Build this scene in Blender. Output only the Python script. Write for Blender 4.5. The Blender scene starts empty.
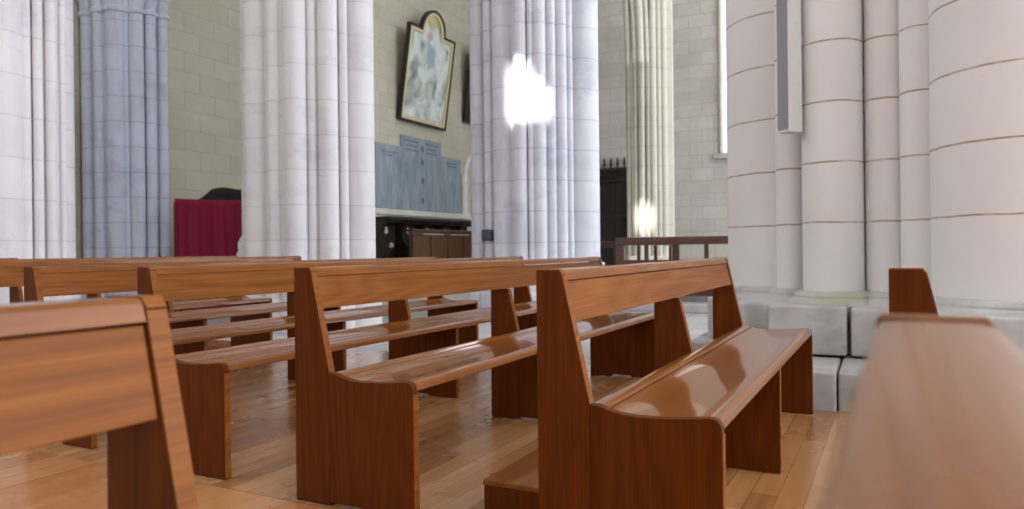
import bpy, bmesh, math, random
from mathutils import Vector, Matrix
random.seed(7)
PI = math.pi
scn = bpy.context.scene
COL = scn.collection

# ------------------------------------------------------------------ camera frame (used for laying out the far piers)
YAW = 0.4796
CS, SN = math.cos(YAW), math.sin(YAW)
CAM_H = 0.9053
FPX = 732.87
def W(px, depth):
    r = (px - 512.0) / FPX * depth
    return (-SN * depth + CS * r, CS * depth + SN * r)

# ------------------------------------------------------------------ mesh helpers
class MB:
    def __init__(self):
        self.bm = bmesh.new()
    def box(self, x0, x1, y0, y1, z0, z1, rz=0, c=(0, 0)):
        vs = []
        for z in (z0, z1):
            for x, y in ((x0, y0), (x1, y0), (x1, y1), (x0, y1)):
                if rz:
                    x, y = x*math.cos(rz)-y*math.sin(rz), x*math.sin(rz)+y*math.cos(rz)
                vs.append(self.bm.verts.new((x+c[0], y+c[1], z)))
        for f in ((0,3,2,1),(4,5,6,7),(0,1,5,4),(1,2,6,5),(2,3,7,6),(3,0,4,7)):
            self.bm.faces.new([vs[i] for i in f])
        return self
    def poly_y(self, pts, y0, y1):
        """closed outline in x,z (counter-clockwise seen from -y) pushed along y"""
        a = [self.bm.verts.new((x, y0, z)) for x, z in pts]
        b = [self.bm.verts.new((x, y1, z)) for x, z in pts]
        n = len(pts)
        self.bm.faces.new(a)
        self.bm.faces.new(b[::-1])
        for i in range(n):
            j = (i+1) % n
            self.bm.faces.new((a[j], a[i], b[i], b[j]))
        return self
    def poly_z(self, pts, z0, z1):
        a = [self.bm.verts.new((x, y, z0)) for x, y in pts]
        b = [self.bm.verts.new((x, y, z1)) for x, y in pts]
        n = len(pts)
        self.bm.faces.new(a[::-1]); self.bm.faces.new(b)
        for i in range(n):
            j = (i+1) % n
            self.bm.faces.new((a[i], a[j], b[j], b[i]))
        return self
    def lathe(self, prof, c=(0, 0), n=40):
        """prof: list of (radius, z) from bottom to top, closed with caps"""
        rings = []
        for r, z in prof:
            rings.append([self.bm.verts.new((c[0]+r*math.cos(2*PI*k/n), c[1]+r*math.sin(2*PI*k/n), z)) for k in range(n)])
        self.bm.faces.new(rings[0][::-1]); self.bm.faces.new(rings[-1])
        for a, b in zip(rings, rings[1:]):
            for k in range(n):
                j = (k+1) % n
                self.bm.faces.new((a[k], a[j], b[j], b[k]))
        return self
    def tube(self, pts, r, n=10):
        pts = [Vector(p) for p in pts]
        rings = []
        for i, p in enumerate(pts):
            t = (pts[min(i+1, len(pts)-1)] - pts[max(i-1, 0)]).normalized()
            u = t.cross(Vector((0, 0, 1)))
            if u.length < 1e-3: u = t.cross(Vector((1, 0, 0)))
            u.normalize(); v = t.cross(u)
            rr = r[i] if isinstance(r, (list, tuple)) else r
            rings.append([self.bm.verts.new(p + rr*(u*math.cos(2*PI*k/n)+v*math.sin(2*PI*k/n))) for k in range(n)])
        for a, b in zip(rings, rings[1:]):
            for k in range(n):
                j = (k+1) % n
                self.bm.faces.new((a[k], a[j], b[j], b[k]))
        self.bm.faces.new(rings[0]); self.bm.faces.new(rings[-1])
        return self
    def grid(self, rows):
        """rows of points -> open surface"""
        vv = [[self.bm.verts.new(p) for p in row] for row in rows]
        for a, b in zip(vv, vv[1:]):
            for i in range(len(a)-1):
                self.bm.faces.new((a[i], a[i+1], b[i+1], b[i]))
        return self
    def build(self, name, mat, parent=None, bevel=0, smooth=False, loc=None, rz=None, seg=2, angle=30):
        bmesh.ops.recalc_face_normals(self.bm, faces=self.bm.faces)
        me = bpy.data.meshes.new(name)
        self.bm.to_mesh(me); self.bm.free()
        o = bpy.data.objects.new(name, me)
        COL.objects.link(o)
        me.materials.append(mat)
        if parent: o.parent = parent
        if loc: o.location = loc
        if rz: o.rotation_euler = (0, 0, rz)
        if smooth:
            me.polygons.foreach_set('use_smooth', [True]*len(me.polygons))
            me.set_sharp_from_angle(angle=math.radians(angle))
        if bevel:
            b = o.modifiers.new('Bevel', 'BEVEL'); b.width = bevel; b.segments = seg
            b.limit_method = 'ANGLE'; b.angle_limit = math.radians(35)
            b.harden_normals = False
        return o

def empty(name, loc, rz=0):
    o = bpy.data.objects.new(name, None)
    COL.objects.link(o)
    o.location = loc; o.rotation_euler = (0, 0, rz); o.empty_display_size = 0.1
    return o
def tag(o, label=None, cat=None, group=None, kind=None):
    if label: o['label'] = label
    if cat: o['category'] = cat
    if group: o['group'] = group
    if kind: o['kind'] = kind
    return o

# ------------------------------------------------------------------ materials
def srgb(r, g, b):
    f = lambda c: (c/255/12.92) if c/255 <= 0.04045 else ((c/255+0.055)/1.055)**2.4
    return (f(r), f(g), f(b), 1)
class NT:
    def __init__(self, name):
        self.m = bpy.data.materials.new(name); self.m.use_nodes = True
        self.t = self.m.node_tree
        self.p = self.t.nodes['Principled BSDF']
        self.obj = self.t.nodes.new('ShaderNodeTexCoord').outputs['Object']
    def n(self, kind, **kw):
        nd = self.t.nodes.new(kind)
        for k, v in kw.items(): setattr(nd, k, v)
        return nd
    def ln(self, a, b): self.t.links.new(a, b)
    def setin(self, s, v):
        if hasattr(v, 'is_output') or isinstance(v, bpy.types.NodeSocket): self.ln(v, s)
        else: s.default_value = v
    def math(self, op, a, b=0.0, c=0.0, clamp=False):
        nd = self.n('ShaderNodeMath', operation=op); nd.use_clamp = clamp
        for i, v in enumerate((a, b, c)): self.setin(nd.inputs[i], v)
        return nd.outputs[0]
    def mix(self, f, a, b, mode='MIX'):
        nd = self.n('ShaderNodeMix', data_type='RGBA', blend_type=mode)
        self.setin(nd.inputs[0], f); self.setin(nd.inputs[6], a); self.setin(nd.inputs[7], b)
        return nd.outputs[2]
    def mapping(self, vec, scale=(1, 1, 1), loc=(0, 0, 0), rot=(0, 0, 0)):
        nd = self.n('ShaderNodeMapping'); self.ln(vec, nd.inputs[0])
        self.setin(nd.inputs[1], loc); nd.inputs[2].default_value = rot; nd.inputs[3].default_value = scale
        return nd.outputs[0]
    def noise(self, vec, scale, detail=4, rough=0.55, dist=0):
        nd = self.n('ShaderNodeTexNoise'); self.ln(vec, nd.inputs['Vector'])
        nd.inputs['Scale'].default_value = scale; nd.inputs['Detail'].default_value = detail
        nd.inputs['Roughness'].default_value = rough; nd.inputs['Distortion'].default_value = dist
        return nd.outputs['Fac']
    def ramp(self, fac, stops):
        nd = self.n('ShaderNodeValToRGB'); self.ln(fac, nd.inputs[0])
        e = nd.color_ramp.elements
        while len(e) < len(stops): e.new(0.5)
        for el, (p, c) in zip(e, stops): el.position = p; el.color = c
        return nd.outputs[0]
    def maprange(self, v, a, b, c=0.0, d=1.0, smooth=False):
        nd = self.n('ShaderNodeMapRange'); nd.interpolation_type = 'SMOOTHSTEP' if smooth else 'LINEAR'
        self.ln(v, nd.inputs[0])
        for i, x in enumerate((a, b, c, d)): nd.inputs[i+1].default_value = x
        return nd.outputs[0]
    def sep(self, v):
        nd = self.n('ShaderNodeSeparateXYZ'); self.ln(v, nd.inputs[0]); return nd.outputs
    def comb(self, x=0.0, y=0.0, z=0.0):
        nd = self.n('ShaderNodeCombineXYZ')
        for i, v in enumerate((x, y, z)): self.setin(nd.inputs[i], v)
        return nd.outputs[0]
    def bump(self, h, strength, dist=0.01):
        nd = self.n('ShaderNodeBump'); nd.inputs['Strength'].default_value = strength; nd.inputs['Distance'].default_value = dist
        self.ln(h, nd.inputs['Height']); self.ln(nd.outputs[0], self.p.inputs['Normal'])
    def out(self, col, rough=0.5, spec=0.5, coat=0, coat_rough=0.1):
        self.setin(self.p.inputs['Base Color'], col); self.setin(self.p.inputs['Roughness'], rough)
        self.p.inputs['Specular IOR Level'].default_value = spec
        self.p.inputs['Coat Weight'].default_value = coat; self.p.inputs['Coat Roughness'].default_value = coat_rough
        return self.m

def wood(name, dark, mid, light, axis, rough=0.3, coat=0.6, coat_rough=0.12, grain=1.0, spec=0.45, relief=0.02):
    """varnished timber; the grain runs along the given local axis"""
    t = NT(name)
    rnd = t.n('ShaderNodeObjectInfo').outputs['Random']
    off = t.math('MULTIPLY', rnd, 37.0)
    sc = {'x': (1.0, 34, 34), 'y': (34, 1.0, 34), 'z': (34, 34, 1.0)}[axis]
    v = t.mapping(t.obj, scale=sc, loc=t.comb(off, off, off))
    n1 = t.noise(v, 1.3, 4, 0.6, 0.5)
    # cathedral figure: rings of a slowly wandering field
    sc2 = {'x': (0.55, 5, 5), 'y': (5, 0.55, 5), 'z': (5, 5, 0.55)}[axis]
    v2 = t.mapping(t.obj, scale=sc2, loc=t.comb(off, off, off))
    big = t.noise(v2, 0.9, 1, 0.4, 0.3)
    rings = t.math('PINGPONG', t.math('MULTIPLY', big, 26.0), 1.0)
    sc3 = {'x': (3, 160, 160), 'y': (160, 3, 160), 'z': (160, 160, 3)}[axis]
    fine = t.noise(t.mapping(t.obj, scale=sc3), 1.0, 2, 0.6)
    f = t.math('ADD', t.math('MULTIPLY', n1, 0.36), t.math('ADD', t.math('MULTIPLY', rings, 0.15*grain), t.math('MULTIPLY', fine, 0.48)))
    c = t.ramp(f, [(0.28, dark), (0.52, mid), (0.78, light)])
    if relief: t.bump(fine, relief, 0.001)
    return t.out(c, rough, spec, coat, coat_rough)

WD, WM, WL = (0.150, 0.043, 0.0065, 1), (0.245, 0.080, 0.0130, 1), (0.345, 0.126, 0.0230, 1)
M = {}
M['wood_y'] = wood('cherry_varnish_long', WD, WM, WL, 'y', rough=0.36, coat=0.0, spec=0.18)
M['wood_z_shade'] = wood('cherry_varnish_shaded', (0.070, 0.0145, 0.0012, 1), (0.112, 0.0245, 0.0018, 1), (0.162, 0.038, 0.0030, 1), 'z', rough=0.36, coat=0.0, spec=0.12)  # same cherry as the long boards, darkened to paint shade on the end faces
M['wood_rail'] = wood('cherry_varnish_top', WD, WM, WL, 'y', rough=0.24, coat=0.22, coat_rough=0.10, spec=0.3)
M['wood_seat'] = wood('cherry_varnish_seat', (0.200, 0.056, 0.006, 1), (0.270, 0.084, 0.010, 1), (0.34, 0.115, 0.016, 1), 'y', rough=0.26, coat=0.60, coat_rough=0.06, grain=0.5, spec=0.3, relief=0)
M['rail_wood'] = wood('dark_rail_timber', srgb(62, 32, 18), srgb(92, 52, 34), srgb(116, 70, 48), 'x', grain=0.5)
M['board_wood'] = wood('walnut_boards', srgb(48, 28, 16), srgb(82, 52, 32), srgb(112, 76, 48), 'z', coat=0.1)
M['dark_oak'] = wood('dark_oak', srgb(22, 17, 13), srgb(44, 35, 27), srgb(66, 54, 42), 'z', coat=0.0, rough=0.6)

def plain(name, col, rough=0.6, metal=0.0, spec=0.5):
    t = NT(name)
    n = t.noise(t.obj, 18, 3)
    c = t.mix(t.maprange(n, 0.3, 0.7, 0.0, 0.25), col, tuple(x*0.75 for x in col[:3])+(1,))
    t.p.inputs['Metallic'].default_value = metal
    return t.out(c, rough, spec)
M['felt'] = plain('black_felt', (0.006, 0.006, 0.007, 1), 0.9)
M['white_metal'] = plain('white_painted_metal', (0.78, 0.78, 0.80, 1), 0.4)
M['grey_grille'] = plain('grey_grille_cloth', srgb(150, 152, 158), 0.7)
M['slate_plastic'] = plain('slate_plastic', srgb(62, 72, 92), 0.5)
M['black_cloth'] = plain('black_cloth', (0.010, 0.009, 0.010, 1), 0.85)
M['black_frame'] = plain('black_frame', (0.014, 0.013, 0.013, 1), 0.4)
M['gold'] = plain('old_gilding', srgb(190, 160, 80), 0.45, 0.25)
M['pale_gold'] = plain('pale_gilding', srgb(214, 200, 150), 0.5, 0.1)
M['ivory'] = plain('pale_carving', srgb(196, 192, 186), 0.7)

def stone(name, base, joint, course, off, jw=0.007, stain=0.25, blot=(0.62, 0.60, 0.60, 1), wob=0.008, jstr=0.8, rough=0.85, streak=0.0):
    """ashlar drums: horizontal joints every `course` metres of height, weak tonal change per course"""
    t = NT(name)
    x, y, z = t.sep(t.obj)[:3]
    w = t.noise(t.mapping(t.obj, scale=(5, 5, 5)), 1.0, 2)
    zz = t.math('ADD', t.math('SUBTRACT', z, off), t.math('MULTIPLY', t.math('SUBTRACT', w, 0.5), wob))
    pp = t.math('PINGPONG', zz, course/2)
    br = t.noise(t.mapping(t.obj, scale=(9, 9, 3)), 1.0, 3)
    line = t.math('MULTIPLY', t.maprange(pp, jw*0.35, jw, 1.0, 0.0, True), t.maprange(br, 0.3, 0.55, 0.45, 1.0))
    line = t.math('MULTIPLY', line, t.math('GREATER_THAN', z, off-0.15 if off < 1.2 else -9.0))
    idx = t.math('FLOOR', t.math('DIVIDE', zz, course))
    wn = t.n('ShaderNodeTexWhiteNoise', noise_dimensions='1D'); t.ln(idx, wn.inputs['W'])
    bl = t.noise(t.obj, 1.7, 6, 0.62, 0.6)
    c = t.mix(t.math('MULTIPLY', t.maprange(bl, 0.42, 0.72, 0.0, 1.0, True), stain), base, blot)
    c = t.mix(t.math('MULTIPLY', wn.outputs[0], 0.13), c, tuple(v*0.78 for v in base[:3])+(1,))
    if streak:
        sv = t.noise(t.mapping(t.obj, scale=(6, 6, 0.7)), 1.0, 5, 0.65)
        c = t.mix(t.maprange(sv, 0.50, 0.72, 0.0, streak, True), c, blot)
        pv = t.noise(t.mapping(t.obj, scale=(1.2, 1.2, 2.2), loc=(5, 2, 9)), 1.0, 5, 0.7)
        c = t.mix(t.maprange(pv, 0.54, 0.66, 0.0, streak*0.8, True), c, (blot[0]*0.92, blot[1]*0.95, blot[2]*1.04, 1))
    sp = t.noise(t.obj, 42, 4, 0.7)
    c = t.mix(t.maprange(sp, 0.62, 0.78, 0.0, 0.35), c, tuple(v*0.7 for v in base[:3])+(1,))
    c = t.mix(t.math('MULTIPLY', line, jstr), c, joint)
    h = t.math('SUBTRACT', t.math('MULTIPLY', t.math('ADD', bl, t.math('MULTIPLY', sp, 0.35)), 0.5), t.math('MULTIPLY', line, 0.5))
    t.bump(h, 0.35, 0.01)
    return t.out(c, rough, 0.25)
M['stone_near'] = stone('white_drum_stone', (0.86, 0.845, 0.835, 1), srgb(156, 122, 92), 0.388, 1.062, jw=0.008, stain=0.2, blot=(0.70, 0.67, 0.655, 1), wob=0.014)
M['stone_base'] = stone('weathered_base_stone', (0.62, 0.60, 0.585, 1), srgb(120, 112, 104), 3.0, 1.4, stain=0.75, blot=(0.40, 0.38, 0.36, 1), streak=0.6)
M['stone_lichen'] = stone('lichened_stone', (0.62, 0.60, 0.57, 1), srgb(120, 112, 104), 3.0, 1.4, stain=0.95, blot=(0.50, 0.51, 0.36, 1))
M['stone_pier'] = stone('lime_washed_stone', (0.82, 0.80, 0.81, 1), srgb(180, 174, 168), 0.40, 1.05, jw=0.010, stain=0.35, blot=(0.62, 0.61, 0.64, 1), jstr=0.4, streak=0.5)
M['stone_lav'] = stone('bluish_stone', (0.78, 0.78, 0.835, 1), srgb(160, 156, 168), 0.40, 1.0, jw=0.011, stain=0.45, blot=(0.56, 0.55, 0.62, 1), jstr=0.5, streak=0.6)
M['stone_blue'] = stone('blue_grey_stone', (0.66, 0.69, 0.81, 1), srgb(140, 140, 164), 0.36, 1.0, jw=0.010, stain=0.5, blot=(0.50, 0.48, 0.56, 1), jstr=0.5, streak=0.7)
M['stone_cream'] = stone('cream_stone', (0.74, 0.70, 0.58, 1), srgb(150, 140, 112), 0.42, 1.0, jw=0.011, stain=0.4, blot=(0.58, 0.54, 0.45, 1), jstr=0.35, streak=0.4)

def ashlar(name, c1, c2, joint, axis, bw=0.75, bh=0.36, stain=(0.4, 0.38, 0.33, 1), st=0.5, mortar=0.010):
    t = NT(name)
    x, y, z = t.sep(t.obj)[:3]
    v = t.comb(y if axis == 'y' else x, z, 0.0)
    b = t.n('ShaderNodeTexBrick'); t.ln(v, b.inputs['Vector'])
    b.offset = 0.5; b.squash = 1
    for k, q in (('Color1', c1), ('Color2', c2), ('Mortar', joint)): b.inputs[k].default_value = q
    b.inputs['Scale'].default_value = 1; b.inputs['Mortar Size'].default_value = mortar
    b.inputs['Mortar Smooth'].default_value = 0.3
    b.inputs['Brick Width'].default_value = bw; b.inputs['Row Height'].default_value = bh
    n = t.noise(t.obj, 0.55, 7, 0.65, 0.5)
    c = t.mix(t.math('MULTIPLY', t.maprange(n, 0.40, 0.68, 0, 1, True), st), b.outputs['Color'], stain)
    n2 = t.noise(t.obj, 7, 5, 0.7)
    c = t.mix(t.maprange(n2, 0.5, 0.8, 0, 0.35), c, stain)
    t.bump(t.math('SUBTRACT', n2, b.outputs['Fac']), 0.3, 0.01)
    return t.out(c, 0.9, 0.2)
YS1, YS2 = (0.56, 0.52, 0.41, 1), (0.50, 0.465, 0.36, 1)
M['wall_yellow'] = ashlar('yellow_ashlar', YS1, YS2, (0.45, 0.42, 0.34, 1), 'y', bw=0.62, bh=0.33, st=0.5, stain=(0.40, 0.37, 0.28, 1), mortar=0.012)
M['wall_grey'] = ashlar('grey_ashlar', (0.72, 0.69, 0.62, 1), (0.64, 0.61, 0.54, 1), (0.55, 0.52, 0.46, 1), 'x', bw=0.62, bh=0.33, st=0.5, stain=(0.44, 0.41, 0.35, 1), mortar=0.012)
M['unseen_plain'] = ashlar('pale_unseen_ashlar', (0.6, 0.59, 0.57, 1), (0.56, 0.55, 0.53, 1), (0.42, 0.4, 0.38, 1), 'x', st=0.3)

def planks(name, cols, mortar, w=0.095, l=1.4, rough=0.20, coat=0.6):
    t = NT(name)
    x, y, z = t.sep(t.obj)[:3]
    b = t.n('ShaderNodeTexBrick'); t.ln(t.comb(y, x, 0.0), b.inputs['Vector'])
    b.offset = 0.37; b.offset_frequency = 2
    b.inputs['Color1'].default_value = (0, 0, 0, 1); b.inputs['Color2'].default_value = (1, 1, 1, 1); b.inputs['Mortar'].default_value = (0.5, 0.5, 0.5, 1)
    b.inputs['Scale'].default_value = 1; b.inputs['Mortar Size'].default_value = 0.0018; b.inputs['Mortar Smooth'].default_value = 0.2
    b.inputs['Brick Width'].default_value = l; b.inputs['Row Height'].default_value = w
    g = t.noise(t.mapping(t.obj, scale=(16, 0.8, 1)), 1.0, 4, 0.6, 0.0)  # plank grain, its streaks strengthened to paint reflections of pews and piers
    bl = t.noise(t.obj, 1.1, 4, 0.6)
    f = t.math('ADD', t.math('MULTIPLY', b.outputs['Color'], 0.30), t.math('ADD', t.math('MULTIPLY', g, 0.52), t.math('MULTIPLY', bl, 0.22)))
    c = t.ramp(f, [(0.22, cols[0]), (0.5, cols[1]), (0.8, cols[2])])
    c = t.mix(t.math('MULTIPLY', b.outputs['Fac'], 0.8), c, mortar)
    scr = t.noise(t.mapping(t.obj, scale=(9, 2, 1)), 2.0, 6, 0.7)
    return t.out(c, t.maprange(bl, 0.3, 0.7, rough, rough+0.14), 0.5, coat, 0.2)
M['parquet'] = planks('oak_parquet', [srgb(136, 86, 46), srgb(180, 126, 76), srgb(212, 164, 114)], srgb(112, 74, 44))
M['aisle_boards'] = planks('orange_aisle_boards', [srgb(172, 106, 54), srgb(194, 132, 78), srgb(210, 156, 104)], srgb(150, 92, 48), w=0.14)
M['flagstone'] = None
def flags():
    t = NT('grey_flagstones')
    b = t.n('ShaderNodeTexBrick'); t.ln(t.obj, b.inputs['Vector'])
    for k, q in (('Color1', (0.62, 0.61, 0.60, 1)), ('Color2', (0.52, 0.51, 0.50, 1)), ('Mortar', (0.3, 0.29, 0.28, 1))): b.inputs[k].default_value = q
    b.inputs['Scale'].default_value = 1; b.inputs['Mortar Size'].default_value = 0.008
    b.inputs['Brick Width'].default_value = 0.8; b.inputs['Row Height'].default_value = 0.55
    n = t.noise(t.obj, 3, 6, 0.65)
    c = t.mix(t.maprange(n, 0.4, 0.75, 0, 0.5), b.outputs['Color'], (0.36, 0.35, 0.34, 1))
    t.bump(n, 0.2, 0.01)
    return t.out(c, 0.6, 0.4)
M['flagstone'] = flags()

# ------------------------------------------------------------------ the pew
SEAT_TOP = [(0.159, 0.471), (0.170, 0.474), (0.182, 0.4735), (0.193, 0.471), (0.210, 0.465), (0.232, 0.459), (0.252, 0.4555), (0.276, 0.453),
            (0.300, 0.452), (0.334, 0.4525), (0.368, 0.454), (0.402, 0.4562), (0.435, 0.459), (0.465, 0.463), (0.488, 0.4655),
            (0.502, 0.4650), (0.512, 0.4615), (0.519, 0.4555), (0.5235, 0.447), (0.525, 0.436)]
HB, TW, XJ, ZJ = 0.850, 0.077, 0.162, 0.471
def xfront(z):            # slanted front edge of the upright
    return TW + (XJ-TW)*(HB-z)/(HB-ZJ)
TH = 0.032                # thickness of the end boards

def make_pew(name, x, y0, L, label, mid=(0.5,), group='varnished wooden pews in rows', end_only=False, rz=0.0, tall=1.0):
    root = empty(name, (x, y0, 0), rz)
    root.scale = (1, 1, tall)
    tag(root, label, 'pew', group)
    supports = [(0, 'end')] + [(L*m - TH/2, 'mid') for m in mid] + [(L-TH, 'end')]
    if end_only: supports = supports[:1]
    for ys, kind in supports:
        if kind == 'end':
            pts = [(0, 0), (XJ, 0), (XJ, ZJ), (TW+0.004, HB-0.012), (TW-0.006, HB), (0, HB)]
        else:             # notched behind the backrest board
            zc = 0.698
            pts = [(0, 0), (XJ, 0), (XJ, ZJ), (xfront(zc)-0.002, zc), (xfront(zc)-0.036, zc), (TW-0.034, HB-0.034), (0.004, HB-0.034)]
        up = MB().poly_y(pts, ys, ys+TH).build('upright', M['wood_z_shade'], root, bevel=0.003)
        za, zb = (ZJ+0.004, HB-0.016) if kind == 'end' else (ZJ+0.004, 0.694)
        MB().poly_y([(xfront(za)-0.002, za), (xfront(za)+0.0022, za), (xfront(zb)+0.0022, zb), (xfront(zb)-0.002, zb)], ys+0.0015, ys+TH-0.0015).build('lit_edge_strip', M['wood_y'], up)  # added strip in paler wood, painting the lit front edge
        if kind == 'end': MB().poly_y([(0.002, HB-0.002), (TW-0.006, HB-0.002), (TW+0.0045, HB-0.013), (TW+0.0065, HB-0.0125), (TW-0.0045, HB+0.0016), (0.002, HB+0.0016)], ys+0.0015, ys+TH-0.0015).build('lit_edge_strip', M['wood_y'], up)  # light along the top edge, put into a paler strip
        drop = 0.0008 if kind == 'end' else 0.030
        top = [(px, pz-drop) for px, pz in SEAT_TOP]
        xf = 0.525 if kind == 'end' else 0.512
        top = [(min(px, xf), pz) for px, pz in top]
        pts = [(XJ+0.0015, 0.012), (0.300, 0.012), (0.31, 0.002), (xf, 0.002)] + top[::-1]
        pts[-1] = (XJ+0.0015, pts[-1][1])
        pts = pts[:-1] if abs(pts[-2][0]-pts[-1][0]) < 1e-4 else pts
        sp = MB().poly_y(pts, ys, ys+TH).build('side_panel', M['wood_z_shade'], root, bevel=0.0022)
        MB().box(xf-0.002, xf+0.0022, ys+0.0015, ys+TH-0.0015, 0.006, 0.424).build('lit_edge_strip', M['wood_y'], sp)  # paler strip again paints the lit front of the side panel
        MB().box(0.004, 0.150, ys-0.001, ys+TH+0.001, 0.0, 0.007).build('felt_strip', M['felt'], sp)
    if end_only: return root
    # backrest: slanted board standing between the end uprights
    a, b = TH+0.0005, L-TH-0.0005
    z0, z1 = 0.700, 0.8165
    rec = 0.004
    MB().poly_y([(xfront(z0)-rec-0.030, z0), (xfront(z0)-rec, z0), (xfront(z1)-rec, z1), (xfront(z1)-rec-0.030, z1)], a, b).build('backrest', M['wood_y'], root, bevel=0.0025)
    z0, z1 = 0.8205, HB
    MB().poly_y([(0.002, z0), (xfront(z0)+0.001, z0), (xfront(z1)+0.0015, z1-0.010), (xfront(z1)-0.002, z1-0.003), (xfront(z1)-0.009, z1), (0.005, z1), (0.002, z1-0.003)], a, b).build('top_rail', M['wood_rail'], root, smooth=True, angle=50)
    # seat: moulded plank following the end profile, nosing in front
    under = [(0.515, 0.430), (0.500, 0.428), (0.470, 0.430), (0.44, 0.432), (0.40, 0.429), (0.35, 0.425), (0.30, 0.424), (0.25, 0.428), (0.21, 0.436), (0.175, 0.443), (0.162, 0.444)]
    lip = [(0.162, 0.4715)] + SEAT_TOP[1:5]
    main = SEAT_TOP[4:]
    e0, e1 = TH-0.006, L-TH+0.006
    st = MB().poly_y(([(0.2135, 0.4590), (0.2165, 0.4630)] + SEAT_TOP[5:] + under[:-1] + [(0.205, 0.437)])[::-1], e0, e1).build('seat', M['wood_seat'], root, smooth=True, angle=50)
    MB().poly_y(([(0.162, 0.445), (0.162, 0.4715)] + SEAT_TOP[1:5] + [(0.2105, 0.4622), (0.2075, 0.4590), (0.204, 0.4385)])[::-1], e0, e1).build('seat_strip', M['wood_seat'], st, smooth=True, angle=50)
    return root

make_pew('pew_end', -0.0104, 1.989, 1.50, 'single wooden pew end board standing before the large stone pier', group=None, end_only=True)
make_pew('pew', -0.9188, 1.914, 2.36, 'nearest full pew with glossy seat reflections, its far end against the stone pier base', tall=0.997)
make_pew('pew', -1.9535, 2.017, 2.98, 'pew just left of the low kneeler box, whole near end board in view')
make_pew('pew', -2.8944, 2.057, 3.56, 'pew with front foot showing just right of the tilted near-left backrest')
make_pew('pew', -3.8412, 2.113, 3.59, 'pew whose dark end top rises behind the near-left backrest rail')
make_pew('pew', -4.79, 2.16, 2.80, 'pew whose top rail ends before the white pier left of the painting', mid=(0.5,), tall=1.028)
make_pew('pew', -5.74, 2.20, 2.90, 'pew in front of the crimson screen, a thin seat edge below the other backrests', tall=1.036)
make_pew('pew', -6.66, 2.25, 1.33, 'short last pew by the left edge pier, only its top rail end seen', mid=(), tall=1.042)
make_pew('pew', -0.918, 0.637-2.6, 2.6, 'near pew at the lower left with wide lit backrest and slanted end board')
RZ = math.radians(-0.7)
make_pew('pew', -0.012+2.6*math.sin(RZ), 0.655-2.6*math.cos(RZ), 2.6, 'out of focus pew at the lower right seen along its top rail', rz=RZ)

kn = empty('kneeler', (-1.235, 2.15, 0))
tag(kn, 'low wooden kneeler box on the floor behind the nearest full pew', 'kneeler')
MB().box(0, 0.305, 0, 1.0, 0, 0.114).build('body', M['wood_z_shade'], kn, bevel=0.002)
MB().box(-0.003, 0.307, -0.004, 1.004, 0.1145, 0.132).build('top', M['wood_y'], kn, bevel=0.003)

# ------------------------------------------------------------------ floors
def slab(name, x0, x1, y0, y1, z0, z1, mat, label, bevel=0):
    return tag(MB().box(x0, x1, y0, y1, z0, z1).build(name, mat, bevel=bevel), label, 'floor', kind='structure')
slab('floor', -7.0, 4.0, 1.995, 5.38, -0.05, 0.0, M['parquet'], 'oak plank floor under the rows of pews')
slab('floor_aisle', -7.0, 4.0, -8.9, 1.99, -0.05, 0.0, M['aisle_boards'], 'orange plank floor of the aisle between the pew blocks')
MB_ = MB().box(-10.5, 9.0, 5.385, 19.0, -0.10, -0.004).box(-10.5, -7.005, -8.9, 5.38, -0.10, -0.004).box(4.005, 9.0, -8.9, 5.38, -0.10, -0.004)
tag(MB_.build('floor_stone', M['flagstone']), 'grey flagstone floor beyond the wooden boards', 'floor', kind='structure')
tag(MB().box(-3.95, 9.0, 10.25, 18.95, 0.0, 0.12).box(-3.6, 9.0, 10.75, 18.95, 0.12, 0.24).build('floor_step', M['stone_base'], bevel=0.01),
    'grey stone steps up to the chapel behind the dark wooden rail', 'step', kind='structure')

# ------------------------------------------------------------------ big pier at the right
E = empty('pillar', (0.6, 6.04, 0))
tag(E, 'large cluster of white stone shafts at the right on a stepped base', 'pillar', kind='structure')
HE = 14.0
def shaftE(x, y, r):
    MB().lathe([(r, 0.60), (r, HE)], (x-0.6, y-6.04), 64).build('shaft', M['stone_near'], E, smooth=True)
    MB().lathe([(r+0.10, 0.50), (r+0.11, 0.53), (r+0.085, 0.565), (r+0.055, 0.575), (r+0.055, 0.59), (r+0.035, 0.61), (r+0.004, 0.618)], (x-0.6, y-6.04), 48).build('base_moulding', M['stone_lichen'] if abs(r-0.188) < 1e-6 else M['stone_base'], E, smooth=True)
SH = [(-0.725, 6.04, 0.445), (0.675, 4.93, 0.48), (-0.352, 5.28, 0.188), (-0.63, 5.53, 0.110), (-0.035, 5.29, 0.122), (0.172, 5.15, 0.13),
      (1.95, 6.04, 0.45), (1.56, 5.28, 0.195)]
for s in SH: shaftE(*s)
MB().poly_z([(-0.95, -0.25), (-0.25, -0.72), (0.55, -0.80), (1.2, -0.2), (1.2, 0.9), (-0.95, 0.9)], 0.3, HE).build('core', M['stone_near'], E)
def block(x0, x1, y0, y1, z0, z1, slope=None):
    m = MB().box(x0-0.6, x1-0.6, y0-6.04, y1-6.04, z0, z1)
    if slope:                      # weathered top falling outwards
        m.bm.verts.ensure_lookup_table()
        for v in m.bm.verts:
            if v.co.z > z1-1e-4 and (v.co.y < y0-6.04+1e-3): v.co.z -= slope
    o = m.build('plinth_block', M['stone_base'], E, bevel=0.016, seg=3)
    return o
MB().box(-1.0, 0.45, -1.05, 0.6, 0.0, 0.52).build('plinth_core', M['stone_base'], E)
block(-1.22, -0.30, 5.45, 6.70, 0.25, 0.545)
block(-0.98, -0.40, 5.08, 5.90, 0.25, 0.535)
block(-0.70, -0.25, 4.79, 5.60, 0.25, 0.545)
block(-0.228, 0.12, 4.80, 5.50, 0.25, 0.535)
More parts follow.
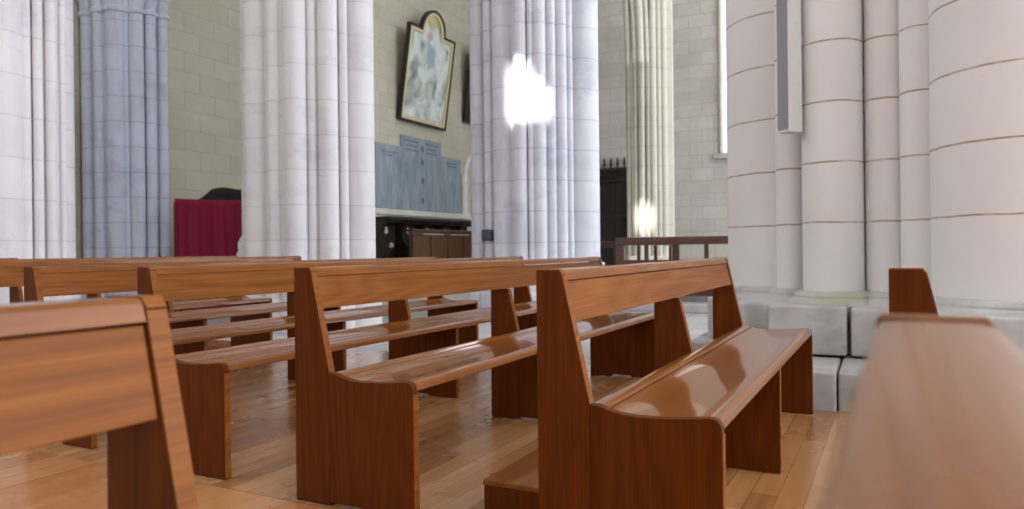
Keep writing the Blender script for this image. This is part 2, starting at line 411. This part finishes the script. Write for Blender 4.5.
block(0.02, 1.24, 4.33, 5.60, 0.25, 0.545)
block(-1.31, -0.40, 5.22, 6.80, -0.01, 0.262, 0.02)
block(-1.02, -0.50, 4.78, 5.60, -0.01, 0.258, 0.03)
block(-0.80, -0.285, 4.37, 5.30, -0.01, 0.256, 0.04)
block(-0.275, 0.30, 4.40, 5.20, -0.01, 0.254, 0.04)
block(0.00, 1.40, 4.12, 5.40, -0.01, 0.258, 0.03)

# column loudspeaker fixed to the pier
sp = empty('loudspeaker', (-0.597, 5.150, 1.66), math.radians(45))
tag(sp, 'slim white column loudspeaker with grey grille fixed high on the right pier', 'loudspeaker')
MB().box(-0.052, 0.055, -0.055, 0.055, 0, 1.5).build('case', M['white_metal'], sp, bevel=0.006)
MB().box(-0.058, -0.052, -0.050, 0.050, 0.02, 1.48).build('grille', M['grey_grille'], sp)
MB().box(0.055, 0.15, -0.02, 0.02, 0.6, 0.64).build('bracket', M['white_metal'], sp)

# ------------------------------------------------------------------ compound piers of the nave
def pier(px, depth, shafts, mat, label, height=14, core=0.55, base=0.74, basegrow=0.07, ang=0, cap=None, name='pillar', xy=None):
    x, y = xy or W(px, depth)
    root = empty(name, (x, y, 0), YAW+ang)
    tag(root, label, 'pillar', kind='structure')
    MB().lathe([(core, 0), (core, height)], n=24).build('core', mat, root, smooth=True)
    for t, d, r in shafts:
        prof = [(r+basegrow, 0)]
        prof += [(r+basegrow, base*0.45), (r+basegrow*0.6, base*0.5), (r+basegrow*0.6, base*0.93), (r+basegrow*0.9, base*0.95), (r+basegrow*0.8, base*0.98), (r, base*1.01)]
        if cap:
            prof += [(r, cap), (r+0.03, cap+0.02), (r+0.03, cap+0.06), (r+0.005, cap+0.09), (r+0.02, cap+0.2), (r+0.09, cap+0.36), (r+0.11, cap+0.42)]
        else:
            prof += [(r, height)]
        MB().lathe(prof, (t, -d), 40).build('shaft', mat, root, smooth=True)
    return root
bk = lambda L: [(t, -d, r) for t, d, r in L if d > 0.3]
B = [(-0.55, 0.25, 0.19), (-0.29, 0.53, 0.075), (-0.02, 0.60, 0.13), (0.16, 0.58, 0.05), (0.33, 0.52, 0.115), (0.49, 0.42, 0.05), (0.62, 0.2, 0.185), (-0.86, -0.22, 0.085)]
pB = pier(313, 9.0, B+bk(B), M['stone_pier'], 'white moulded stone pier in the middle left, left of the tilted painting', core=0.6)
C = [(-0.74, 0.05, 0.12), (-0.60, 0.28, 0.07), (-0.40, 0.42, 0.15), (-0.19, 0.62, 0.09), (-0.06, 0.66, 0.035), (0.05, 0.62, 0.09), (0.21, 0.58, 0.06), (0.34, 0.52, 0.075), (0.46, 0.45, 0.04), (0.63, 0.2, 0.235)]
MB().lathe([(0.155, 0), (0.155, 0.9), (0.135, 0.93), (0.135, 1.04), (0.115, 1.08), (0.09, 1.13)], (-0.86, 0.22), 32).build('base_moulding', M['stone_pier'], pB, smooth=True)
pC = pier(535, 10.0, C+bk(C), M['stone_lav'], 'stone pier with the sunlit patch, between painting and dark door', core=0.62)
A = [(0.42, 0.42, 0.19), (0.12, 0.58, 0.16), (0.585, 0.30, 0.05), (0.66, 0.22, 0.045), (0.725, 0.12, 0.05), (0.78, 0.02, 0.03), (-0.2, 0.55, 0.16), (-0.55, 0.25, 0.2)]
pier(-11, 7.5, A+bk(A), M['stone_pier'], 'white moulded stone pier at the left edge', core=0.6)
F = [(-0.43, 0.22, 0.12), (-0.20, 0.39, 0.085), (0.05, 0.42, 0.14), (0.20, 0.42, 0.04), (0.32, 0.36, 0.095), (0.46, 0.24, 0.075), (0.57, 0.10, 0.07)]
pier(0, 0, F, M['stone_blue'], 'bluish clustered shafts with a carved capital against the yellow wall', core=0.45, cap=4.35, basegrow=0.03, xy=(-10.08, 7.05))
xd, yd = W(648, 16.0)
pD = empty('pillar', (xd, yd, 0), YAW)
tag(pD, 'cream moulded archway pier behind the dark wooden rail', 'pillar', kind='structure')
MB().box(-0.36, 0.50, -0.22, 0.5, 0, 14).build('core', M['stone_cream'], pD)
SPR = 4.9
for t_, d_, r_ in [(-0.40, 0.10, 0.075), (-0.29, 0.22, 0.055), (-0.17, 0.27, 0.085), (-0.03, 0.29, 0.045), (0.09, 0.27, 0.075), (0.22, 0.25, 0.05), (0.34, 0.20, 0.07), (0.46, 0.08, 0.06), (0.56, -0.05, 0.04)]:
    pts = [(t_, -d_, 0), (t_, -d_, SPR)]
    if t_ < 0.0:            # continues into the arch, curving towards the sunlit pier
        R_ = 3.4
        for i in range(1, 15):
            a = 1.1*i/14
            k = R_*(1-math.cos(a))
            pts.append((t_ - k*SN, -d_ - k*CS, SPR + 1.5*R_*math.sin(a)))
    else:
        pts.append((t_, -d_, 14))
    MB().tube(pts, r_, 16).build('shaft', M['stone_cream'], pD, smooth=True)
MB().box(-0.50, 0.62, -0.38, 0.55, 0, 0.75).build('plinth', M['stone_cream'], pD, bevel=0.05)

# ------------------------------------------------------------------ walls
XW, YW = -10.5, 19.0
tag(MB().box(XW-0.5, XW, 4.2, YW+0.5, -0.1, 14).box(XW-0.5, XW, -9.0, 4.2, -0.1, 3.4).box(XW-0.5, XW, -9.0, 4.2, 11.5, 14).build('wall_left', M['wall_yellow']), 'yellowish ashlar wall of the left aisle', 'wall', kind='structure')  # unseen stretch left open, shaped to let sky light onto the right pier
# far wall with a tall window opening
wx0, wx1, wz0, wz1 = -3.88, -2.3, 3.32, 8.5
fw = MB()
fw.box(XW, wx0, YW, YW+0.5, -0.1, 14); fw.box(wx1, 9.0, YW, YW+0.5, -0.1, 14); fw.box(wx0, wx1, YW, YW+0.5, -0.1, wz0); fw.box(wx0, wx1, YW, YW+0.5, wz1, 14)
tag(fw.build('wall_far', M['wall_grey']), 'pale grey ashlar wall at the far end of the chapel', 'wall', kind='structure')
def glass(name, col, strength):
    t = NT(name)
    t.p.inputs['Emission Color'].default_value = col; t.p.inputs['Emission Strength'].default_value = strength
    return t.out(col, 0.2)
M['glass'] = glass('bright_leaded_glass', (0.90, 0.95, 0.86, 1), 0.24)
wn = empty('window_1', (0, 0, 0)); tag(wn, 'tall narrow bright window beside the right pier', 'window', kind='structure')
MB().box(wx0, wx1, YW+0.22, YW+0.26, wz0, wz1).build('pane', M['glass'], wn)
fr = MB(); fr.tube([(wx0+0.03, YW-0.02, wz0), (wx0+0.03, YW-0.02, wz1)], 0.05); fr.tube([(wx0+0.86, YW+0.2, wz0), (wx0+0.86, YW+0.2, wz1)], 0.06)
fr.build('frame', M['stone_cream'], wn, smooth=True)
MB().box(wx0-0.16, wx1+0.2, YW-0.14, YW+0.2, wz0-0.16, wz0-0.03).build('sill', M['stone_base'], wn, bevel=0.03)
# unseen nave wall added to block the sun, holes shaped for the sun patches
yb = -9.0
def sunblock_wall():
    holes = [HOLE1, HOLE2, HOLE3]
    xs = sorted({-30, 30} | {v for h in holes for v in (h[0], h[1])})
    zs = sorted({-0.1, 26.0} | {v for h in holes for v in (h[2], h[3])})
    m = MB()
    for xa, xb in zip(xs, xs[1:]):
        for za, zb in zip(zs, zs[1:]):
            if any(xa >= h[0]-1e-6 and xb <= h[1]+1e-6 and za >= h[2]-1e-6 and zb <= h[3]+1e-6 for h in holes): continue
            m.box(xa, xb, yb-0.12, yb, za, zb)
    return m
# sun direction: from the first hole to the sunlit patch on the stone pier
cx, cy = W(535, 10.0)
patch = Vector((cx+0.19, cy-0.56, 2.92))
src = Vector((0.2, yb, 11.7))
sun_dir = (patch-src).normalized()
def back(p):
    k = (yb-p.y)/sun_dir.y
    return p + sun_dir*k
h1 = back(patch)
HOLE1 = (h1.x-0.20, h1.x+0.04, h1.z-0.38, h1.z+0.34)
HOLE3 = (h1.x+0.04, h1.x+0.26, h1.z-0.30, h1.z+0.12)
h2 = back(Vector((xd, yd-0.4, 1.9)))
HOLE2 = (h2.x-0.03, h2.x+0.16, h2.z-0.55, h2.z+0.60)
tag(sunblock_wall().build('wall_sunblock', M['unseen_plain']), 'pale ashlar wall behind the viewer, added to block the sun, holes shaping its patches', 'wall', kind='structure')

tag(MB().box(XW-0.5, 5.0, -9.0, YW+0.5, 14.0, 14.3).build('added_ceiling', M['unseen_plain']), 'unseen pale stone vault added high above the nave to dim the sky', 'added_ceiling', kind='structure')  # unseen slab, added to keep bright sky out of the seat reflections

# ------------------------------------------------------------------ things on and by the left wall
def art(name, kind):
    t = NT(name)
    n = t.noise(t.mapping(t.obj, scale=(1, 1.2, 1.0), loc=(3, 1, 2)), 1.6, 5, 0.6, 0.8)
    x, y, z = t.sep(t.obj)[:3]
    if kind == 'hazy':
        c = t.ramp(n, [(0.28, srgb(96, 92, 88)), (0.38, srgb(150, 146, 138)), (0.46, srgb(190, 200, 196)), (0.55, srgb(214, 222, 216)), (0.75, srgb(232, 238, 230))])
        def blob(cy, cz, ry, rz, col, base, s=0.8):
            dy = t.math('DIVIDE', t.math('SUBTRACT', y, cy), ry); dz = t.math('DIVIDE', t.math('SUBTRACT', z, cz), rz)
            d = t.math('ADD', t.math('MULTIPLY', dy, dy), t.math('MULTIPLY', dz, dz))
            d = t.math('ADD', d, t.math('MULTIPLY', t.math('SUBTRACT', n, 0.5), 2.0))
            return t.mix(t.math('MULTIPLY', t.maprange(d, 0.3, 1.2, 1, 0, True), s), base, col)
        c = blob(1.05, 1.72, 0.24, 0.33, srgb(120, 160, 180), c, 0.7)
        c = blob(0.92, 2.18, 0.18, 0.14, srgb(196, 150, 146), c, 0.7)
        c = blob(0.98, 2.55, 0.30, 0.18, srgb(206, 186, 120), c, 0.7)
        c = blob(0.45, 1.35, 0.16, 0.35, srgb(120, 124, 128), c, 0.6)
        c = blob(0.35, 0.7, 0.30, 0.5, srgb(124, 122, 114), c, 0.6)
    else:
        c = t.ramp(t.math('ADD', t.math('MULTIPLY', n, 0.25), t.math('MULTIPLY', z, 0.4)), [(0.60, srgb(26, 30, 26)), (0.78, srgb(64, 76, 68)), (0.84, srgb(150, 170, 156)), (0.95, srgb(180, 196, 180))])
    return t.out(c, 0.22, 0.6)
M['art_hazy'] = art('hazy_oil_painting', 'hazy')
M['art_dark'] = art('dark_oil_painting', 'dark')

def arched(w, h, ra, n=22, grow=0.0):
    """outline in (y,z): rectangle with shoulders and a round head"""
    c = w/2
    g = grow
    pts = [(-g, -g), (w+g, -g), (w+g, h+g), (c+ra+g, h+g)]
    pts += [(c+(ra+g)*math.cos(PI*k/n), h+(ra+g)*math.sin(PI*k/n)*1.02) for k in range(0, n+1) if (ra+g)*math.sin(PI*k/n)*1.02 > g+0.005]
    pts += [(c-ra-g, h+g), (-g, h+g)]
    return pts
def yz_prism(m, pts, x0, x1):
    a = [m.bm.verts.new((x0, y, z)) for y, z in pts]; b = [m.bm.verts.new((x1, y, z)) for y, z in pts]
    m.bm.faces.new(a); m.bm.faces.new(b[::-1])
    for i in range(len(pts)):
        j = (i+1) % len(pts); m.bm.faces.new((a[i], a[j], b[j], b[i]))
    return m
def ring(m, outer, inner, x0, x1):
    n = len(outer)
    vs = [[m.bm.verts.new((x, y, z)) for y, z in o] for o in (outer, inner) for x in (x0, x1)]
    o0, o1, i0, i1 = vs
    for k in range(n):
        j = (k+1) % n
        m.bm.faces.new((o0[k], o0[j], o1[j], o1[k])); m.bm.faces.new((i0[k], i1[k], i1[j], i0[j]))
        m.bm.faces.new((o1[k], o1[j], i1[j], i1[k])); m.bm.faces.new((o0[k], i0[k], i0[j], o0[j]))
    return m
def resample(p, q):
    return p, q
pa = empty('painting', (XW+0.03, 14.24, 4.06)); pa.rotation_euler = (0, 0.148, 0)
tag(pa, 'arched oil painting in black and gold frame leaning from the wall', 'painting')
w_, h_, r_ = 2.02, 2.30, 0.52
def arch_pts(g, n=22):
    c = w_/2
    pts = [(-g, -g), (w_+g, -g), (w_+g, h_+g), (c+r_+g, h_+g)]
    pts += [(c+(r_+g)*math.cos(PI*k/n), h_+g*(1-math.sin(PI*k/n))+(r_+g)*math.sin(PI*k/n)) for k in range(1, n)]
    pts += [(c-r_-g, h_+g), (-g, h_+g)]
    return pts
ring(MB(), arch_pts(0.0), arch_pts(-0.055), 0.0, 0.10).build('frame', M['black_frame'], pa)
ring(MB(), arch_pts(-0.056), arch_pts(-0.135), 0.02, 0.085).build('gilt_border', M['pale_gold'], pa)
yz_prism(MB(), arch_pts(-0.130), 0.02, 0.05).build('canvas', M['art_hazy'], pa)

p2 = empty('painting', (XW+0.03, 17.25, 4.45)); p2.rotation_euler = (0, 0.14, 0)
tag(p2, 'second dark framed painting on the wall, mostly hidden by the sunlit pier', 'painting')
MB().box(0, 0.08, 0, 1.8, 0, 0.1).box(0, 0.08, 0, 0.1, 0.1, 2.1).box(0, 0.08, 1.7, 1.8, 0.1, 2.1).box(0, 0.08, 0.1, 1.7, 2.0, 2.1).build('frame', M['black_frame'], p2, bevel=0.01)
MB().box(0.01, 0.04, 0.1, 1.7, 0.1, 2.0).build('canvas', M['art_dark'], p2)

p3 = empty('painting', (XW+0.01, 4.7, 0.75))
tag(p3, 'large dark painting in gilt frame seen through the gap by the left pier', 'painting')
MB().box(0, 0.07, 0, 1.75, 2.12, 2.25).box(0, 0.07, 0, 1.75, 0, 0.12).box(0, 0.07, 0, 0.12, 0.12, 2.12).box(0, 0.07, 1.63, 1.75, 0.12, 2.12).build('frame', M['gold'], p3, bevel=0.01)
MB().box(0.01, 0.03, 0.12, 1.63, 0.12, 2.12).build('canvas', M['art_dark'], p3)

# memorial of blue grey slabs with inscriptions
def slabmat():
    t = NT('blue_grey_marble')
    n = t.noise(t.mapping(t.obj, scale=(1, 3.0, 0.5)), 2.2, 5, 0.6, 1.0)
    n2 = t.noise(t.obj, 9, 4, 0.7)
    c = t.ramp(n, [(0.3, srgb(112, 126, 136)), (0.5, srgb(136, 150, 160)), (0.72, srgb(166, 166, 168))])
    c = t.mix(t.maprange(n2, 0.5, 0.8, 0, 0.3), c, srgb(150, 134, 128))
    return t.out(c, 0.5, 0.4)
M['slab'] = slabmat()
M['slab_line'] = plain('engraved_line', srgb(96, 108, 124), 0.7)
me_ = empty('memorial', (XW+0.004, 13.4, 1.92))
tag(me_, 'blue grey inscribed memorial slabs on the wall under the arched painting', 'memorial')
wt = 3.72
for (a, b, h) in ((0.0, 0.98, 1.50), (0.99, 1.87, 1.80), (1.88, 2.74, 1.80), (2.75, wt, 1.46)):
    MB().box(0.0, 0.05, a, b, 0, h).build('slab', M['slab'], me_, bevel=0.006)
tx = MB()
for ya, yb_, z_ in ((0.2, 0.75, 1.30), (0.28, 0.68, 1.22), (1.12, 1.72, 1.66), (1.2, 1.66, 1.55), (1.16, 1.7, 1.44), (2.02, 2.6, 1.66), (2.1, 2.52, 1.55), (2.06, 2.58, 1.44), (2.95, 3.5, 1.28), (3.02, 3.44, 1.20)):
    y_ = ya
    while y_ < yb_:
        w = random.uniform(0.025, 0.07); tx.box(0.05, 0.052, y_, min(y_+w, yb_), z_, z_+0.045); y_ += w+0.025
tx.build('inscription', M['slab_line'], me_)
for z_ in (0.25, 0.75, 1.2, 1.55):
    yz_prism(MB(), [(1.875+0.055*math.cos(2*PI*k/16), z_+0.075*math.sin(2*PI*k/16)) for k in range(16)], 0.045, 0.062).build('medallion', M['slab_line'], me_)
tag(MB().box(XW, XW+0.16, 13.2, 17.5, 1.76, 1.90).box(XW, XW+0.10, 13.2, 17.5, 1.66, 1.76).box(XW, XW+0.06, 17.2, 17.55, 1.9, 3.0).build('trim_2', M['wall_grey'], bevel=0.02),
    'pale stone ledge under the memorial slabs', 'ledge', kind='structure')
nm = MB()
pts = [(XW+0.03, 17.35, 1.9)] + [(XW+0.03, 17.35, 2.3+0.1*k) for k in range(6)] + [(XW+0.03, 17.35+0.9*(1-math.cos(PI/2*k/8)), 2.85+0.9*math.sin(PI/2*k/8)) for k in range(1, 9)]
nm.tube(pts, 0.06, 10)
tag(nm.build('trim_3', M['stone_pier'], smooth=True), 'pale moulded niche edge on the wall beside the sunlit pier', 'moulding', kind='structure')

# choir stalls along the wall, one unit per seat
def stall(y0, w, label):
    s = empty('choir_stall', (XW+0.02, y0, 0))
    tag(s, label, 'stall', 'dark carved stalls along the left wall')
    MB().box(0.02, 0.08, 0.0, w, 0.0, 1.56).build('back', M['dark_oak'], s)
    MB().box(0.02, 0.55, 0, w, 1.62, 1.70).box(0.02, 0.40, 0, w, 1.56, 1.62).build('canopy', M['dark_oak'], s, bevel=0.012)
    MB().box(0.08, 0.52, 0.04, w-0.04, 0.42, 0.47).build('seat', M['dark_oak'], s, bevel=0.01)
    prof = [(0.08, 0.0), (0.56, 0.0), (0.56, 0.45), (0.46, 0.62), (0.44, 0.80), (0.58, 0.92), (0.58, 0.98), (0.44, 1.02), (0.30, 1.14), (0.26, 1.34), (0.34, 1.48), (0.40, 1.56), (0.08, 1.56)]
    MB().poly_y(prof, 0.0, 0.055).build('arm_panel', M['dark_oak'], s, bevel=0.008)
    MB().lathe([(0.012, 1.30), (0.04, 1.33), (0.045, 1.37), (0.02, 1.40), (0.035, 1.43), (0.01, 1.46)], (0.40, 0.027), 14).build('carved_knob', M['ivory'], s, smooth=True)
    MB().lathe([(0.012, 0.985), (0.045, 1.01), (0.05, 1.05), (0.03, 1.09), (0.01, 1.11)], (0.545, 0.027), 14).build('carved_knob', M['ivory'], s, smooth=True)
    return s
for k in range(5):
    stall(13.25+0.82*k, 0.80, ['dark carved stall nearest the middle left pier, pale knobs on its arm', 'second dark carved stall from the middle left pier', 'third dark carved stall, partly behind the panelled front', 'fourth dark carved stall, only its canopy above the panelled front', 'fifth dark carved stall, canopy end beside the sunlit pier'][k])
sf = empty('stall_front', (-9.25, 13.0, 0)); tag(sf, 'brown panelled desk front before the dark stalls', 'desk')
MB().box(0, 0.06, 0, 3.6, 0, 1.24).build('panel', M['board_wood'], sf)
MB().box(-0.06, 0.12, -0.04, 3.64, 1.33, 1.39).box(-0.02, 0.09, -0.02, 3.62, 1.24, 1.33).build('top_rail', M['board_wood'], sf, bevel=0.01)
for k in range(6):
    MB().box(0.06, 0.085, 0.02+0.70*k, 0.10+0.70*k, 0.0, 1.24).build('stile', M['board_wood'], sf, bevel=0.005)
for k in range(2):
    MB().box(0.09, 0.112, 0.35+1.15*k, 0.35+1.15*k+0.85, 1.262, 1.30).build('plaque', plain('tarnished_plate', srgb(150, 140, 136), 0.4, 0.3), sf)

# red curtain screen and black draped thing
def cloth_red():
    t = NT('crimson_cloth')
    n = t.noise(t.obj, 60, 3)
    c = t.mix(t.maprange(n, 0.3, 0.7), srgb(146, 28, 62), srgb(130, 22, 52))
    t.p.inputs['Sheen Weight'].default_value = 0.3
    return t.out(c, 0.85, 0.2)
M['red'] = cloth_red()
rx, ry = W(211, 10.5)
rc = empty('curtain_screen', (rx, ry, 0), YAW+0.30)
tag(rc, 'crimson cloth screen standing before the yellow wall', 'screen')
rows = []
for z in (0.03, 0.5, 1.0, 1.4, 1.6, 1.69):
    row = []
    for k in range(97):
        u = k/96
        x_ = -0.47+1.25*u
        fold = 0.022*math.sin(u*52+0.6*math.sin(u*9))*(1.0 if z < 1.6 else 0.45) + 0.012*math.sin(u*23)
        sag = -0.018*math.sin(u*PI*0.9)*(1 if z > 1.3 else 0)
        row.append((x_, fold, z+sag))
    rows.append(row)
cl = MB().grid(rows).build('cloth', M['red'], rc, smooth=True, angle=80)
so = cl.modifiers.new('Solid', 'SOLIDIFY'); so.thickness = 0.006
fr = MB()
fr.tube([(-0.47, 0.03, 0), (-0.47, 0.03, 1.64)], 0.018); fr.tube([(0.78, 0.03, 0), (0.78, 0.03, 1.64)], 0.018); fr.tube([(-0.47, 0.03, 1.63), (0.78, 0.03, 1.63)], 0.015)
for xx in (-0.47, 0.78): fr.box(xx-0.03, xx+0.03, -0.12, 0.25, 0, 0.03)
fr.build('frame', M['dark_oak'], rc)
bx_, by_ = W(209, 11.3)
bt = empty('instrument', (bx_, by_, 0), YAW+0.3); tag(bt, 'black draped bulk rising behind the crimson screen', 'instrument')
rows = []
for j in range(9):
    v = j/8
    row = []
    for k in range(25):
        u = k/24
        x_ = -0.38+1.3*u
        top = 1.72 + 0.04*u + (0.165*min(1, max(0, (u-0.18)/0.16))) + 0.012*math.sin(u*17) - (0.0 if u > 0.04 else 0.03)
        yv = -0.3+0.6*v
        z = top - 0.10*(abs(v-0.5)*2)**4 + 0.008*math.sin(v*9+u*12)
        row.append((x_, yv, z))
    rows.append(row)
skirt0 = [(x, y-0.03, 0.0) for x, y, z in rows[0]]; skirt1 = [(x, y+0.03, 0.0) for x, y, z in rows[-1]]
m = MB().grid([skirt0]+rows+[skirt1])
c_ = m.build('drape', M['black_cloth'], bt, smooth=True, angle=60)
so = c_.modifiers.new('Solid', 'SOLIDIFY'); so.thickness = 0.01
MB().box(-0.34, 0.86, -0.26, 0.26, 0.0, 1.6).build('body', M['black_cloth'], bt)

# dark wooden door with crest in the far wall
dr = empty('door_1', (-7.75, YW, 0)); tag(dr, 'dark timber door with spiky carved crest in the far wall', 'door', kind='structure')
db = MB()
for k in range(9):
    db.box(0.155*k, 0.155*k+0.150, -0.10, -0.02, 0.0, 2.72)
db.build('door_leaf', M['dark_oak'], dr)
MB().box(-0.08, 0.0, -0.16, 0, 0, 2.72).box(1.40, 1.48, -0.16, 0, 0, 2.72).box(-0.08, 1.48, -0.17, 0, 2.72, 2.80).box(-0.08, 1.48, -0.17, 0, 3.02, 3.10).box(-0.06, 1.46, -0.10, 0, 2.80, 3.02).box(0, 1.40, -0.14, 0, 1.75, 1.85).build('frame', M['dark_oak'], dr, bevel=0.008)
cr = MB()
for k in range(8):
    x_ = 0.02+0.19*k
    cr.tube([(x_+0.06*math.cos(2*PI*i/12), -0.15, 2.91+0.07*math.sin(2*PI*i/12)) for i in range(13)], 0.014, 6)
    cr.lathe([(0.03, 3.10), (0.02, 3.16), (0.05, 3.21), (0.02, 3.26), (0.035, 3.30), (0.004, 3.40)], (x_, -0.09), 10)
cr.build('crest', M['dark_oak'], dr, smooth=True)

# communion rail in front of the chapel
ra = empty('altar_rail', (-3.66, 10.55, 0.12)); tag(ra, 'dark wooden balustrade with square posts on the stone step', 'rail')
MB().box(-0.05, 3.2, -0.07, 0.07, 0.84, 0.955).build('top_rail', M['rail_wood'], ra, bevel=0.02)
MB().box(-0.07, 0.07, 0.07, 3.4, 0.84, 0.955).build('side_rail', M['rail_wood'], ra, bevel=0.02)
MB().box(0.06, 3.2, -0.04, 0.04, 0.10, 0.62).build('lower_panel', M['rail_wood'], ra, bevel=0.01)
MB().box(-0.05, 0.09, -0.06, 0.08, 0.0, 0.84).build('post', M['rail_wood'], ra, bevel=0.01)
for k in range(1, 8):
    wv = 0.06 if k % 2 else 0.10
    MB().box(0.44*k-0.02-wv/2, 0.44*k-0.02+wv/2, -0.025, 0.025, 0.62, 0.84).build('baluster', M['rail_wood'], ra, bevel=0.004)
for k in range(1, 4):
    MB().box(-0.025, 0.025, 0.95*k-0.03, 0.95*k+0.03, 0.12, 0.84).build('baluster', M['rail_wood'], ra, bevel=0.004)
# lower rail continuing left towards the sunlit pier
rb = empty('rail_bench', (-5.0, 11.2, 0)); tag(rb, 'dark rail end glimpsed between sunlit pier and balustrade', 'rail')
MB().box(0, 1.1, -0.05, 0.05, 0.93, 1.03).build('top_rail', M['rail_wood'], rb, bevel=0.015)
MB().box(0.05, 1.05, -0.03, 0.03, 0.15, 0.80).build('panel', M['dark_oak'], rb)
for xx in (0.0, 1.02): MB().box(xx, xx+0.08, -0.04, 0.04, 0, 0.93).build('post', M['rail_wood'], rb, bevel=0.006)

# little box on the sunlit pier
bx2, by2 = W(488, 9.62)
jb = empty('junction_box', (bx2, by2, 1.03), YAW-0.4); tag(jb, 'small slate blue box fixed low on the sunlit pier', 'box')
MB().box(-0.075, 0.075, -0.06, 0.04, 0, 0.15).build('case', M['slate_plastic'], jb, bevel=0.025, seg=3)
MB().box(-0.055, 0.055, -0.068, -0.058, 0.025, 0.125).build('cover', M['slate_plastic'], jb, bevel=0.012)

# ------------------------------------------------------------------ light
wd = bpy.data.worlds.new('world'); scn.world = wd; wd.use_nodes = True
t = wd.node_tree
bg = t.nodes['Background']; bg.inputs['Color'].default_value = (0.88, 0.92, 1.0, 1); bg.inputs['Strength'].default_value = 1.15
s = bpy.data.lights.new('sun', 'SUN'); s.energy = 9.0; s.angle = math.radians(0.8); s.color = (1, 0.97, 0.90)
so = bpy.data.objects.new('sun', s); COL.objects.link(so)
so.rotation_euler = sun_dir.to_track_quat('-Z', 'Y').to_euler(); so.location = (0, -12, 14)

# ------------------------------------------------------------------ camera
cam = bpy.data.cameras.new('camera'); co = bpy.data.objects.new('camera', cam); COL.objects.link(co)
cam.sensor_fit = 'HORIZONTAL'; cam.sensor_width = 36; cam.lens = FPX*36/1024
cam.shift_y = -3.5/1024
cam.clip_start = 0.02; cam.clip_end = 200
ROLL, PITCH = -0.0111, 0.0011
fwd = Vector((-SN*math.cos(PITCH), CS*math.cos(PITCH), -math.sin(PITCH)))
right = Vector((CS, SN, 0)); up = right.cross(fwd)
# the horizon sinks towards the left edge
r2 = right*math.cos(ROLL) + up*math.sin(ROLL)*1
u2 = up*math.cos(ROLL) - right*math.sin(ROLL)*1
mt = Matrix((r2, u2, -fwd)).transposed().to_4x4(); mt.translation = Vector((0, 0, CAM_H))
co.matrix_world = mt
cam.dof.use_dof = True; cam.dof.focus_distance = 2.6; cam.dof.aperture_fstop = 4.0
scn.camera = co
scn.view_settings.view_transform = 'Standard'; scn.view_settings.look = 'None'
scn.view_settings.exposure = 1.56; scn.view_settings.gamma = 1; scn.view_settings.use_curve_mapping = False
scn.cycles.max_bounces = 8
scn.cycles.use_denoising = True
